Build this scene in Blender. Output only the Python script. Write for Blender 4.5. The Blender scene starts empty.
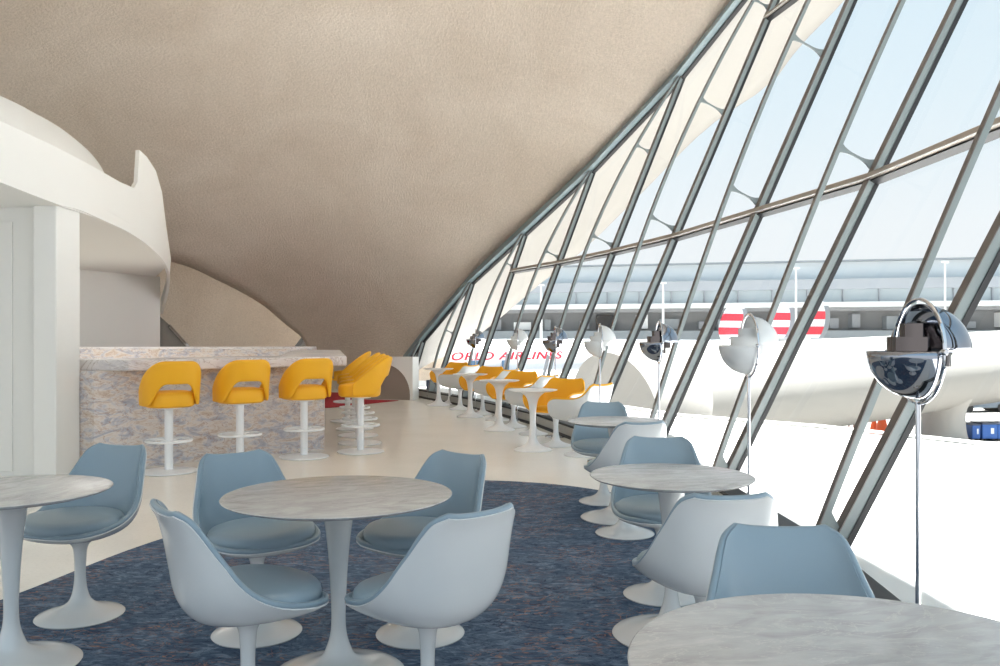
import bpy, bmesh, math, random
from mathutils import Vector, Matrix
random.seed(7)
S = bpy.context.scene
COL = S.collection
PI = math.pi
F, HOR, EYE = 850.0, 336.0, 1.355          # focal length in pixels, horizon row, eye height

def at(x, y, d):                           # photo pixel at depth d -> point
    return Vector(((x - 500) * d / F, d, EYE + (HOR - y) * d / F))

# ------------------------------------------------------------------ materials
def lin(c):
    return tuple(((v / 12.92) if v <= .04045 else ((v + .055) / 1.055) ** 2.4) for v in [k / 255 for k in c]) + (1,)

def new_mat(name):
    m = bpy.data.materials.new(name); m.use_nodes = True
    nt = m.node_tree
    return m, nt, nt.nodes['Principled BSDF']

def plain(name, rgb, rough=.5, metal=0, bump=0, scale=50, coat=0, spec=.5):
    m, nt, b = new_mat(name)
    b.inputs['Base Color'].default_value = lin(rgb)
    b.inputs['Roughness'].default_value = rough
    b.inputs['Metallic'].default_value = metal
    b.inputs['Coat Weight'].default_value = coat
    b.inputs['Specular IOR Level'].default_value = spec
    tc = nt.nodes.new('ShaderNodeTexCoord')
    n = nt.nodes.new('ShaderNodeTexNoise'); n.inputs['Scale'].default_value = scale; n.inputs['Detail'].default_value = 4
    nt.links.new(tc.outputs['Object'], n.inputs['Vector'])
    if bump:
        bp = nt.nodes.new('ShaderNodeBump'); bp.inputs['Strength'].default_value = bump; bp.inputs['Distance'].default_value = .02
        nt.links.new(n.outputs['Fac'], bp.inputs['Height']); nt.links.new(bp.outputs['Normal'], b.inputs['Normal'])
    return m

def ramp(nt, fac, stops):
    r = nt.nodes.new('ShaderNodeValToRGB')
    e = r.color_ramp.elements
    while len(e) < len(stops): e.new(.5)
    for el, (p, c) in zip(e, stops):
        el.position = p; el.color = lin(c) if len(c) == 3 else c
    nt.links.new(fac, r.inputs['Fac'])
    return r.outputs['Color']

def noise(nt, vec, scale, detail=6, rough=.55, dist=0):
    n = nt.nodes.new('ShaderNodeTexNoise')
    n.inputs['Scale'].default_value = scale; n.inputs['Detail'].default_value = detail
    n.inputs['Roughness'].default_value = rough; n.inputs['Distortion'].default_value = dist
    nt.links.new(vec, n.inputs['Vector'])
    return n.outputs['Fac']

def coords(nt, scale=(1, 1, 1), rot=(0, 0, 0), kind='Object'):
    tc = nt.nodes.new('ShaderNodeTexCoord'); mp = nt.nodes.new('ShaderNodeMapping')
    mp.inputs['Scale'].default_value = scale; mp.inputs['Rotation'].default_value = rot
    nt.links.new(tc.outputs[kind], mp.inputs['Vector'])
    return mp.outputs['Vector']

def mix(nt, fac, a, b, mode='MIX'):
    m = nt.nodes.new('ShaderNodeMix'); m.data_type = 'RGBA'; m.blend_type = mode
    for s, v in ((0, fac), (6, a), (7, b)):
        if hasattr(v, 'is_linked'): nt.links.new(v, m.inputs[s])
        else: m.inputs[s].default_value = v
    return m.outputs[2]

def marble(name, stops, vein, scale, stretch, rough, veinw=.05, rot=0.5, vscale=None):
    m, nt, b = new_mat(name)
    v = coords(nt, stretch, (0, 0, rot))
    f = noise(nt, v, scale, 8, .62, 1.2)
    c = ramp(nt, f, stops)
    f2 = noise(nt, v, vscale or scale * .8, 9, .6, 2.2)
    mt = nt.nodes.new('ShaderNodeMath'); mt.operation = 'SUBTRACT'; mt.inputs[1].default_value = .5
    nt.links.new(f2, mt.inputs[0])
    ab = nt.nodes.new('ShaderNodeMath'); ab.operation = 'ABSOLUTE'; nt.links.new(mt.outputs[0], ab.inputs[0])
    k = ramp(nt, ab.outputs[0], [(0, (.75, .75, .75, 1)), (veinw, (0, 0, 0, 1))])
    nt.links.new(mix(nt, k, c, lin(vein)), b.inputs['Base Color'])
    b.inputs['Roughness'].default_value = rough
    return m

M = {}
M['shell_white'] = plain('white lacquer', (208, 210, 210), .22, coat=.3)
M['chair_blue'] = plain('blue leather', (131, 150, 162), .36, bump=.03, scale=400)
M['yellow'] = plain('yellow upholstery', (243, 176, 22), .55, bump=.03, scale=300)
M['white_metal'] = plain('white powder coat', (238, 239, 240), .4)
M['white_paint'] = plain('white painted plaster', (236, 235, 231), .6, bump=.02, scale=30)
M['chrome'] = plain('polished chrome', (205, 208, 214), .05, 1)
M['dark_chrome'] = plain('mirror finish metal', (150, 155, 165), .05, 1)
M['core_metal'] = plain('dark mirror core', (104, 98, 97), .06, 1)
M['black'] = plain('black rubber', (28, 28, 30), .5)
M['bracket'] = plain('dark bracket', (60, 52, 46), .6)
M['teal'] = plain('grey green painted steel', (116, 125, 125), .35, coat=.2)
M['cap'] = plain('dark shade strip', (96, 90, 86), .35, .3)  # painted shade for the room side of window posts and chords
M['beam'] = plain('blue grey painted steel', (126, 143, 148), .4)
M['sill'] = plain('anodised sill metal', (168, 168, 164), .35, .4)
M['bronze'] = plain('bronze coloured rail', (158, 148, 138), .35, .3)
M['red'] = plain('red carpet', (160, 14, 34), .9, bump=.1, scale=300)
M['brown_tile'] = plain('taupe panel', (148, 134, 124), .7)
M['concrete_white'] = plain('white painted concrete', (150, 148, 143), .75, bump=.04, scale=6)
M['overhang'] = plain('cream concrete', (162, 159, 154), .8, bump=.04, scale=6)
M['plane_white'] = plain('aircraft white', (192, 195, 198), .35)
M['plane_grey'] = plain('aircraft metal', (150, 155, 160), .35, .6)
M['plane_red'] = plain('aircraft red', (222, 40, 62), .4)
M['plane_window'] = plain('dark blue glass', (88, 120, 150), .15)
M['orange'] = plain('orange plastic', (235, 95, 40), .5)
M['container_blue'] = plain('blue plastic', (30, 90, 165), .5)
M['dark_blue'] = plain('dark blue case', (55, 66, 88), .5)
M['rust'] = plain('rusty steel', (140, 96, 80), .7)
M['car_paint'] = plain('car paint', (110, 125, 140), .3, coat=.5)
M['car_white'] = plain('white van paint', (225, 228, 230), .3, coat=.5)
M['apron'] = plain('apron concrete', (152, 149, 144), .9, bump=.05, scale=2)
M['terrace'] = plain('terrace concrete', (226, 226, 225), .9, bump=.05, scale=2)
M['ledge'] = plain('pale ledge cladding', (226, 228, 228), .6)
M['fascia'] = plain('grey fascia cladding', (146, 149, 153), .6)
M['dark_wall'] = plain('dark grey cladding', (128, 130, 132), .7)
M['mid_wall'] = plain('mid grey cladding', (140, 146, 150), .7)
M['facade_glass'] = plain('pale facade glass', (164, 172, 175), .2)
M['canopy'] = plain('pale canopy roofing', (206, 213, 216), .7)

# ceiling: sprayed acoustic plaster
m, nt, b = new_mat('sprayed plaster ceiling'); M['ceiling'] = m
v = coords(nt)
c = ramp(nt, noise(nt, v, .5, 4, .6, .6), [(.3, (216, 202, 186)), (.7, (229, 217, 203))])
g = ramp(nt, noise(nt, v, 24, 4, .8), [(.3, (.80, .80, .80, 1)), (.7, (1, 1, 1, 1))])
nt.links.new(mix(nt, 1.0, c, g, 'MULTIPLY'), b.inputs['Base Color'])
b.inputs['Roughness'].default_value = .95; b.inputs['Specular IOR Level'].default_value = .1
bp = nt.nodes.new('ShaderNodeBump'); bp.inputs['Strength'].default_value = .8; bp.inputs['Distance'].default_value = .05
nt.links.new(noise(nt, v, 22, 5, .75), bp.inputs['Height']); nt.links.new(bp.outputs['Normal'], b.inputs['Normal'])

# floor: cream terrazzo
m, nt, b = new_mat('cream terrazzo'); M['floor'] = m
v = coords(nt)
c = ramp(nt, noise(nt, v, 1.1, 5, .6), [(.3, (234, 229, 220)), (.7, (242, 238, 230))])
vo = nt.nodes.new('ShaderNodeTexVoronoi'); vo.inputs['Scale'].default_value = 45; nt.links.new(v, vo.inputs['Vector'])
g = ramp(nt, vo.outputs['Distance'], [(0, (.93, .93, .93, 1)), (.5, (1, 1, 1, 1))])
nt.links.new(mix(nt, 1.0, c, g, 'MULTIPLY'), b.inputs['Base Color']); b.inputs['Roughness'].default_value = .22
b.inputs['Specular IOR Level'].default_value = .5

# rug: slate blue with fine rust coloured meandering lines
m, nt, b = new_mat('patterned wool'); M['rug'] = m
v = coords(nt)
c = ramp(nt, noise(nt, coords(nt, (1.3, 2.6, 1), (0, 0, .3)), 6, 8, .72, 1.8), [(.3, (48, 62, 82)), (.5, (84, 102, 124)), (.7, (134, 150, 168))])
def veins(sc, dist, w, rot, st=(1, 2.2, 1)):
    f = noise(nt, coords(nt, st, (0, 0, rot)), sc, 3, .5, dist)
    a = nt.nodes.new('ShaderNodeMath'); a.operation = 'SUBTRACT'; a.inputs[1].default_value = .5; nt.links.new(f, a.inputs[0])
    d = nt.nodes.new('ShaderNodeMath'); d.operation = 'ABSOLUTE'; nt.links.new(a.outputs[0], d.inputs[0])
    return ramp(nt, d.outputs[0], [(0, (.8, .8, .8, 1)), (w, (0, 0, 0, 1))])
c = mix(nt, veins(3.6, 2.8, .02, .2), c, lin((38, 46, 66)))
msk = ramp(nt, noise(nt, v, 2.2, 2), [(.42, (0, 0, 0, 1)), (.55, (1, 1, 1, 1))])
c2 = mix(nt, veins(3.2, 3.5, .02, -.4), c, lin((176, 128, 104)))
c = mix(nt, msk, c, c2)
nt.links.new(c, b.inputs['Base Color']); b.inputs['Roughness'].default_value = .95; b.inputs['Specular IOR Level'].default_value = .1
bp = nt.nodes.new('ShaderNodeBump'); bp.inputs['Strength'].default_value = .5; bp.inputs['Distance'].default_value = .01
nt.links.new(noise(nt, v, 160, 3), bp.inputs['Height']); nt.links.new(bp.outputs['Normal'], b.inputs['Normal'])

M['table_marble'] = marble('grey marble', [(.3, (162, 160, 159)), (.5, (182, 181, 180)), (.72, (198, 198, 197))], (206, 202, 198), 5, (1, 2.6, 1), .2, .015, .5, 3)
M['bar_marble'] = marble('mottled bar marble', [(.26, (150, 154, 170)), (.42, (194, 192, 198)), (.52, (224, 216, 210)), (.62, (212, 196, 182)), (.72, (194, 172, 154)), (.8, (228, 222, 218))], (168, 124, 94), 4.2, (1, 1, 2.2), .35, .02, .6, 3.6)
M['counter_marble'] = marble('pale counter marble', [(.3, (190, 186, 192)), (.5, (228, 223, 222)), (.75, (238, 234, 230))], (176, 160, 152), 2.2, (1, 1, 2), .28, .02, .6, 1.8)

# thin clear glass
m = bpy.data.materials.new('clear window glass'); m.use_nodes = True; nt = m.node_tree
nt.nodes.remove(nt.nodes['Principled BSDF'])
out = nt.nodes['Material Output']
tr = nt.nodes.new('ShaderNodeBsdfTransparent'); tr.inputs['Color'].default_value = (.97, .985, .985, 1)
gl = nt.nodes.new('ShaderNodeBsdfGlossy'); gl.inputs['Roughness'].default_value = .02
mx = nt.nodes.new('ShaderNodeMixShader')
fr = nt.nodes.new('ShaderNodeLayerWeight'); fr.inputs['Blend'].default_value = .12
mm = nt.nodes.new('ShaderNodeMath'); mm.operation = 'MULTIPLY'; mm.inputs[1].default_value = .22
nt.links.new(fr.outputs['Facing'], mm.inputs[0]); nt.links.new(mm.outputs[0], mx.inputs[0]); nt.links.new(tr.outputs[0], mx.inputs[1]); nt.links.new(gl.outputs[0], mx.inputs[2])
nt.links.new(mx.outputs[0], out.inputs['Surface'])
M['glass'] = m

# ------------------------------------------------------------------ mesh helpers
def link(name, me, mat, parent=None, loc=None):
    o = bpy.data.objects.new(name, me); COL.objects.link(o)
    if mat:
        for k in (mat if isinstance(mat, (list, tuple)) else [mat]): me.materials.append(M[k])
    if parent: o.parent = parent
    if loc is not None: o.location = loc
    return o

def obj(name, bm, mat, parent=None, smooth=True, loc=None, angle=None):
    bmesh.ops.recalc_face_normals(bm, faces=bm.faces[:])
    me = bpy.data.meshes.new(name)
    bm.to_mesh(me); bm.free()
    if smooth:
        for p in me.polygons: p.use_smooth = True
        me.set_sharp_from_angle(angle=math.radians(angle or 38))
    return link(name, me, mat, parent, loc)

def tag(o, label, cat, group=None, kind=None):
    o['label'] = label; o['category'] = cat
    if group: o['group'] = group
    if kind: o['kind'] = kind
    return o

def empty(name, loc=(0, 0, 0), rz=0):
    o = bpy.data.objects.new(name, None); COL.objects.link(o); o.location = loc; o.rotation_euler = (0, 0, rz)
    o.empty_display_size = .1
    return o

def dup(root, loc, rz, label, group=None):
    r = root.copy(); COL.objects.link(r); r.location = loc; r.rotation_euler = (0, 0, rz)
    r['label'] = label
    if group: r['group'] = group
    for ch in list(root.children):
        c = ch.copy(); COL.objects.link(c); c.parent = r
        for g in list(ch.children):
            d = g.copy(); COL.objects.link(d); d.parent = c
    return r

def add_lathe(bm, prof, n=48, mtx=None):
    rings = []
    for r, z in prof:
        if r < 1e-5: rings.append([bm.verts.new((0, 0, z))])
        else: rings.append([bm.verts.new((r * math.cos(2 * PI * i / n), r * math.sin(2 * PI * i / n), z)) for i in range(n)])
    for a, b_ in zip(rings, rings[1:]):
        for i in range(n):
            j = (i + 1) % n
            q = []
            for v_ in (a[i % len(a)], a[j % len(a)], b_[j % len(b_)], b_[i % len(b_)]):
                if v_ not in q: q.append(v_)
            if len(q) > 2: bm.faces.new(q)
    if mtx is not None: bmesh.ops.transform(bm, matrix=mtx, verts=[v_ for r in rings for v_ in r])

def smooth_prof(pts, n=6):                       # Catmull-Rom through (r, z) points
    return [(p[0], p[1]) for p in spline([Vector((a, b_, 0)) for a, b_ in pts], n)]

def spline(P, n):
    out = []
    for i in range(len(P) - 1):
        p0 = P[i - 1] if i else P[0] * 2 - P[1]
        p1, p2 = P[i], P[i + 1]
        p3 = P[i + 2] if i + 2 < len(P) else P[-1] * 2 - P[-2]
        for k in range(n):
            t = k / n
            out.append(.5 * ((2 * p1) + (p2 - p0) * t + (2 * p0 - 5 * p1 + 4 * p2 - p3) * t * t + (3 * p1 - p0 - 3 * p2 + p3) * t ** 3))
    out.append(P[-1].copy())
    return out

def add_box(bm, c, s, mtx=None, bevel=0):
    r = bmesh.ops.create_cube(bm, size=1)
    vs = r['verts']
    for v_ in vs: v_.co = Vector((v_.co.x * s[0] + c[0], v_.co.y * s[1] + c[1], v_.co.z * s[2] + c[2]))
    if bevel:
        es = list({e for v_ in vs for e in v_.link_edges})
        rb = bmesh.ops.bevel(bm, geom=es, offset=bevel, segments=2, affect='EDGES', profile=.6)
        vs = list({v_ for f in rb['faces'] for v_ in f.verts} | {v_ for v_ in vs if v_.is_valid})
    if mtx is not None: bmesh.ops.transform(bm, matrix=mtx, verts=vs)

def add_tube(bm, pts, r, n=10, closed=False, cap=True):
    pts = [Vector(p) for p in pts]
    rings = []
    N = len(pts)
    up = None
    for i, p in enumerate(pts):
        a = pts[(i - 1) % N] if closed or i else p
        c_ = pts[(i + 1) % N] if closed or i < N - 1 else p
        t = (c_ - a).normalized()
        if up is None:
            up = t.orthogonal().normalized()
        up = (up - t * up.dot(t)).normalized()
        sd = t.cross(up)
        rr = r[i] if isinstance(r, (list, tuple)) else r
        rings.append([bm.verts.new(p + up * rr * math.cos(2 * PI * k / n) + sd * rr * math.sin(2 * PI * k / n)) for k in range(n)])
    pairs = list(zip(rings, rings[1:])) + ([(rings[-1], rings[0])] if closed else [])
    for a, b_ in pairs:
        for k in range(n):
            bm.faces.new((a[k], a[(k + 1) % n], b_[(k + 1) % n], b_[k]))
    if cap and not closed:
        bm.faces.new(rings[0][::-1]); bm.faces.new(rings[-1])

def add_bar(bm, pts, side, up, w, h):              # rectangular bar swept through points; side/up unit vectors (one, or one per point)
    rings = []
    for i, p in enumerate(pts):
        s_ = side[i] if isinstance(side, list) else side
        u_ = up[i] if isinstance(up, list) else up
        rings.append([bm.verts.new(Vector(p) + s_ * (w / 2 * a) + u_ * (h / 2 * c_)) for a, c_ in ((-1, -1), (1, -1), (1, 1), (-1, 1))])
    for a, b_ in zip(rings, rings[1:]):
        for k in range(4): bm.faces.new((a[k], a[(k + 1) % 4], b_[(k + 1) % 4], b_[k]))
    bm.faces.new(rings[0][::-1]); bm.faces.new(rings[-1])

def add_grid(bm, rows):
    vs = [[bm.verts.new(p) for p in r] for r in rows]
    for a, b_ in zip(vs, vs[1:]):
        for k in range(len(a) - 1): bm.faces.new((a[k], a[k + 1], b_[k + 1], b_[k]))
    return vs

def add_prism(bm, poly, z0, z1):
    a = [bm.verts.new((p[0], p[1], z0)) for p in poly]; b_ = [bm.verts.new((p[0], p[1], z1)) for p in poly]
    bm.faces.new(a[::-1]); bm.faces.new(b_)
    for i in range(len(poly)):
        j = (i + 1) % len(poly); bm.faces.new((a[i], a[j], b_[j], b_[i]))

def add_extrude(bm, poly3, off):                    # any planar polygon pushed along a vector
    a = [bm.verts.new(p) for p in poly3]; b_ = [bm.verts.new(Vector(p) + off) for p in poly3]
    bm.faces.new(a[::-1]); bm.faces.new(b_)
    for i in range(len(poly3)):
        j = (i + 1) % len(poly3); bm.faces.new((a[i], a[j], b_[j], b_[i]))

def solid(o, t, offset=0, sub=0, bevel=0):
    if sub:
        s_ = o.modifiers.new('subd', 'SUBSURF'); s_.levels = sub; s_.render_levels = sub
    if t:
        s_ = o.modifiers.new('thick', 'SOLIDIFY'); s_.thickness = t; s_.offset = offset
        s_.use_even_offset = True
    if bevel:
        s_ = o.modifiers.new('bev', 'BEVEL'); s_.width = bevel; s_.segments = 2
    return o

BM = bmesh.new

# ------------------------------------------------------------------ window wall geometry
# bottom point, point at the transom (2.66 m), photo row of the top
MB = [Vector((1.62, 2.6, 0)), Vector((1.80, 4.8, 0)), Vector((1.77, 7.0, 0)), Vector((1.5, 8.75, 0)), Vector((1.1, 10.8, 0)),
      Vector((.65, 12.8, 0)), Vector((.04, 14.7, 0)), Vector((-.66, 16.5, 0)), Vector((-1.46, 18.2, 0)), Vector((-2.17, 19.9, 0))]
MT = [Vector((2.95, 2.35, 2.66)), Vector((3.11, 4.64, 2.66)), Vector((3.07, 7.02, 2.66)), Vector((2.71, 8.95, 2.66)), Vector((2.29, 11.2, 2.66)),
      Vector((1.74, 13.2, 2.66)), Vector((1.04, 15.2, 2.66)), Vector((.24, 17.06, 2.66)), Vector((-.58, 18.9, 2.66)), Vector((-1.44, 20.5, 2.66))]
MH = [10.2, 10.0, 9.5, 8.6, 7.3, None, None, None, None, None]
MY = [None] * 5 + [73, 168, 231, 280, 338]
NM = len(MB)
def mpt(i, h): return MB[i] + (MT[i] - MB[i]) * (h / 2.66)
for i in range(NM):
    if MH[i] is None:
        best = min((abs(HOR - (mpt(i, h / 100).z - EYE) * F / mpt(i, h / 100).y - MY[i]), h / 100) for h in range(80, 800))
        MH[i] = best[1]
MP = [mpt(i, MH[i]) for i in range(NM)]
def tang(i):
    a, c_ = MB[max(i - 1, 0)], MB[min(i + 1, NM - 1)]
    return (c_ - a).normalized()
def frame(i):
    ax = (MP[i] - MB[i]).normalized(); t = tang(i)
    inn = ax.cross(t).normalized()
    if inn.x > 0: inn = -inn
    s_ = inn.cross(ax).normalized()
    return ax, s_, inn

UP = Vector((0, 0, 1))
for i in range(NM):
    ax, sd, inn = frame(i)
    L = (MP[i] - MB[i]).length
    bm = BM(); add_bar(bm, [MB[i] - ax * .05, MP[i] + ax * .02], sd, inn, .085, .055)
    root = obj('trim_%d' % (i + 1), bm, 'teal', None, smooth=False)
    root['kind'] = 'structure'
    tag(root, ['grey steel window post wholly beside the camera'] [0] if i == 0 else
        'slanting grey steel window post, number %d counted from the open end of the glass wall' % i, 'window post')
    if i == 0: root['label'] = 'slanting grey steel window post at the open end of the glass wall'
    bm = BM(); add_bar(bm, [MB[i] - inn * .044 - ax * .05, MP[i] - inn * .044], sd, inn, .10, .034)
    obj('gasket', bm, 'black', root, smooth=False)
    bm = BM(); add_bar(bm, [MB[i] + inn * .030 - ax * .05, MP[i] + inn * .030], sd, inn, .087, .006)  # dark strip paints the shaded inner face of the post
    obj('post_shade_strip', bm, 'cap', root, smooth=False)
    mo = min(.36, .055 * L)
    pts = []
    lo, hi = .03, (1.0 if L > 7 else .985)
    n = 24
    t0 = .01
    for k in range(n + 1):
        t = t0 + (hi - t0) * k / n
        s_ = (t - t0) / (hi - t0)
        o_ = mo * (math.sin(PI * s_) ** .95 if 0 < s_ < 1 else 0) + .10 - .06 * s_
        pts.append(MB[i] + ax * (L * t) + inn * o_)
    bm = BM(); add_bar(bm, pts, sd, inn, .05, .036)
    obj('inner_chord', bm, 'teal', root, smooth=False)
    bm = BM(); add_bar(bm, [p + inn * .020 for p in pts], sd, inn, .052, .006)  # same painted shade along the inner face of the chord
    obj('chord_shade_strip', bm, 'cap', root, smooth=False)
    # spreaders between post and inner chord
    hs = [2.75]
    if MH[i] > 5: hs.append(4.25 if i >= 5 else 4.35)
    if MH[i] > 7: hs += [5.85]
    if MH[i] > 8.4: hs += [7.4]
    if MH[i] < 3: hs = [1.4] if MH[i] > 2 else []
    for h in hs:
        t = h / MP[i].z; s_ = (t - t0) / (hi - t0)
        o_ = mo * (math.sin(PI * s_) ** .95 if 0 < s_ < 1 else 0) + .10 - .06 * s_
        c0 = MB[i] + ax * (L * t)
        rows = []
        for k in range(9):
            q = k / 8
            wd = .010 + .034 * abs(2 * q - 1) ** 3
            c1 = c0 + inn * (.05 + (o_ - .06) * q)
            rows.append((c1 - ax * wd, c1 + ax * wd))
        bm = BM()
        add_grid(bm, [[p - sd * .008 for p in r] for r in rows]); add_grid(bm, [[p + sd * .008 for p in r] for r in rows])
        for e in (0, 1):
            add_grid(bm, [[r[e] - sd * .008, r[e] + sd * .008] for r in rows])
        bmesh.ops.remove_doubles(bm, verts=bm.verts[:], dist=1e-5)
        obj('spreader', bm, 'teal', root, smooth=False)
    # foot plate joining both chords at the sill
    bm = BM()
    c0 = MB[i] + ax * .18
    add_extrude(bm, [c0 - ax * .22 + inn * .0 - sd * .02, c0 - ax * .18 + inn * .115 - sd * .02, c0 + ax * .20 + inn * .135 - sd * .02, c0 + ax * .12 + inn * .03 - sd * .02], sd * .04)
    obj('foot_plate', bm, 'teal', root, smooth=False)

def quad(a, b_, c_, d):
    bm = BM(); bm.faces.new([bm.verts.new(p) for p in (a, b_, c_, d)]); return bm
for i in range(NM - 1):
    j = i + 1
    ni = frame(i)[2]; nj = frame(j)[2]; nn = ((ni + nj) / 2).normalized()
    e = .03
    tg = (MB[j] - MB[i]).normalized()
    low = min(MH[i], MH[j]) <= 2.75
    g = -nn * .045
    th = lambda q: q + g
    T2 = [mpt(k, 2.66) for k in (i, j)]
    if low:
        root = obj('window_%d' % (i + 1), quad(th(MB[i]), th(MB[j]), th(MP[j]), th(MP[i])), 'glass', None, smooth=False)
    else:
        root = obj('window_%d' % (i + 1), quad(th(MB[i]), th(MB[j]), th(T2[1]), th(T2[0])), 'glass', None, smooth=False)
        hi_ok = min(MH[i], MH[j]) > 5.9
        if hi_ok:
            U = [mpt(k, 5.72) for k in (i, j)]
            obj('middle_pane', quad(th(T2[0]), th(T2[1]), th(U[1]), th(U[0])), 'glass', root, smooth=False)
            obj('upper_pane', quad(th(U[0]), th(U[1]), th(MP[j]), th(MP[i])), 'glass', root, smooth=False)
        else:
            obj('upper_pane', quad(th(T2[0]), th(T2[1]), th(MP[j]), th(MP[i])), 'glass', root, smooth=False)
        for hh in ([2.66, 5.72] if hi_ok else [2.66]):
            A, B = mpt(i, hh), mpt(j, hh)
            upv = (frame(i)[0] + frame(j)[0]).normalized()
            bm = BM(); add_bar(bm, [A, B], upv, nn, .06, .085)
            r = obj('transom_rail', bm, 'bronze', root, smooth=False)
            bm = BM(); add_bar(bm, [A - upv * .036 - nn * .02, B - upv * .036 - nn * .02], upv, nn, .02, .07)
            obj('transom_gasket', bm, 'black', r, smooth=False)
            bm = BM(); add_bar(bm, [A - upv * .026 + nn * .04, B - upv * .026 + nn * .04], upv, nn, .008, .012)
            obj('transom_bead', bm, 'ledge', r, smooth=False)
    root['kind'] = 'structure'
    tag(root, 'tall glass window bay, number %d counted from the open end of the slanted glass wall' % (i + 1), 'window')
    nh = Vector((nn.x, nn.y, 0)).normalized()
    a, c_ = MB[i] + UP * .07 - tg * .02, MB[j] + UP * .07 + tg * .02
    bm = BM(); add_bar(bm, [a + nh * .02, c_ + nh * .02], nh, UP, .16, .15)
    s_ = obj('sill', bm, 'sill', root, smooth=False)
    bm = BM(); add_bar(bm, [a + UP * .09 + nh * .005, c_ + UP * .09 + nh * .005], nh, UP, .15, .03)
    obj('sill_cap', bm, 'black', s_, smooth=False)
    bm = BM(); add_bar(bm, [a - UP * .05 + nh * .106, c_ - UP * .05 + nh * .106], nh, UP, .012, .045)
    obj('sill_gasket', bm, 'black', s_, smooth=False)

# head beam following the roof edge
inn_all = [frame(i)[2] for i in range(NM)]
END = Vector((-2.62, 20.9, .35))
bp_ = [Vector((6.3, -1.5, 9.7))] + MP + [END]
bm = BM()
bs, bu = [], []
for i, p in enumerate(bp_):
    a, c_ = bp_[max(i - 1, 0)], bp_[min(i + 1, len(bp_) - 1)]
    t = (c_ - a).normalized(); nn = inn_all[min(max(i - 1, 0), NM - 1)]
    nn = (nn - t * nn.dot(t)).normalized()
    bs.append(nn); bu.append(t.cross(nn).normalized())
for k in range(len(bp_) - 1):
    add_bar(bm, [bp_[k] + bs[k] * .03, bp_[k + 1] + bs[k + 1] * .03], [bs[k], bs[k + 1]], [bu[k], bu[k + 1]], .15, .17)
hb = obj('beam', bm, 'beam', None, smooth=False)
hb['kind'] = 'structure'; tag(hb, 'blue grey steel head beam where the glass wall meets the curved ceiling', 'beam')
bm = BM()
for k in range(len(bp_) - 1):
    sg = [-u if u.z > 0 else u for u in (bu[k], bu[k + 1])]
    add_bar(bm, [bp_[k] + sg[0] * .10 - bs[k] * .02, bp_[k + 1] + sg[1] * .10 - bs[k + 1] * .02], [bs[k], bs[k + 1]], [bu[k], bu[k + 1]], .06, .035)
obj('beam_gasket', bm, 'black', hb, smooth=False)

# ------------------------------------------------------------------ shells
RS = [Vector((6.3, -1.5, 9.75))] + [p + UP * .1 + inn_all[i] * .05 for i, p in enumerate(MP)] + [Vector((-2.5, 20.75, .5)), Vector((-2.6, 20.9, -.1))]
LS = [Vector((-13, -2, 3.6)), Vector((-13, 3, 3.6)), Vector((-13, 7, 3.6)), Vector((-12.5, 11, 3.6)), Vector((-11, 14.5, 3.6)), Vector((-9.2, 17.5, 3.4)),
      at(171.6, 261.6, 19.2), at(217.6, 280.5, 20.2), at(258, 302, 21), at(285, 324, 21.6), at(304, 341, 22), Vector((-4.9, 22, .5)), Vector((-4.8, 22, -.1))]
BUL = [1.6, 1.6, 1.6, 1.5, 1.4, 1.3, 1.1, .8, .55, .35, .2, .1, .05]
R2, L2 = spline(RS, 5), spline(LS, 5)
B2 = [p.x for p in spline([Vector((k, 0, 0)) for k in BUL], 5)]
rows = []
NW = 30
for r, l, b_ in zip(R2, L2, B2):
    row = []
    for k in range(NW + 1):
        u = k / NW
        p = r.lerp(l, u); p = p + UP * (b_ * 4 * u * (1 - u))
        row.append(p)
    rows.append(row)
bm = BM(); add_grid(bm, rows)
c = obj('ceiling', bm, 'ceiling', None, angle=180)
c['kind'] = 'structure'; tag(c, 'huge curved tan concrete shell ceiling with a rough sprayed surface', 'ceiling')
sol = c.modifiers.new('thick', 'SOLIDIFY'); sol.thickness = .35; sol.offset = 1
# which side is up: thicken away from the room
zn = sum(p.normal.z for p in c.data.polygons)
sol.offset = 1 if zn > 0 else -1

# outer roof overhang beyond the glass
OE = [MP[1] + Vector((.15, 0, .2)), MP[2] + Vector((.3, .1, .1)), at(915, -110, 12.0), at(885, -52, 13.2), at(845, 0, 14), at(800, 46, 15), at(770, 84, 15.6), at(705, 130, 16.6), at(640, 195, 17.8), at(580, 253, 19.2), at(540, 284, 20.3), at(505, 314, 21.4), at(478, 336, 22.4), at(462, 352, 23)]
IE = [mpt(i, MH[i]) + UP * .16 - inn_all[i] * .1 for i in range(1, NM)] + [Vector((-2.3, 21.0, .3))]
# resample both to equal count
def resample(P, n):
    Q = spline(P, 8); ds = [0]
    for a, b_ in zip(Q, Q[1:]): ds.append(ds[-1] + (b_ - a).length)
    out, k = [], 0
    for i in range(n):
        t = ds[-1] * i / (n - 1)
        while k < len(ds) - 2 and ds[k + 1] < t: k += 1
        out.append(Q[k].lerp(Q[k + 1], (t - ds[k]) / max(ds[k + 1] - ds[k], 1e-6)))
    return out
A_, B_ = resample(IE, 50), resample(OE, 50)
rows = [[a.lerp(b_, k / 6) + UP * (.12 * 4 * (k / 6) * (1 - k / 6)) for k in range(7)] for a, b_ in zip(A_, B_)]
bm = BM(); add_grid(bm, rows)
o = obj('roof', bm, 'overhang', None, angle=180)
o['kind'] = 'structure'; tag(o, 'cream outer roof overhang curving down beyond the glass wall', 'roof')
zn = sum(p.normal.z for p in o.data.polygons)
solid(o, .3, 1 if zn > 0 else -1)
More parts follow.
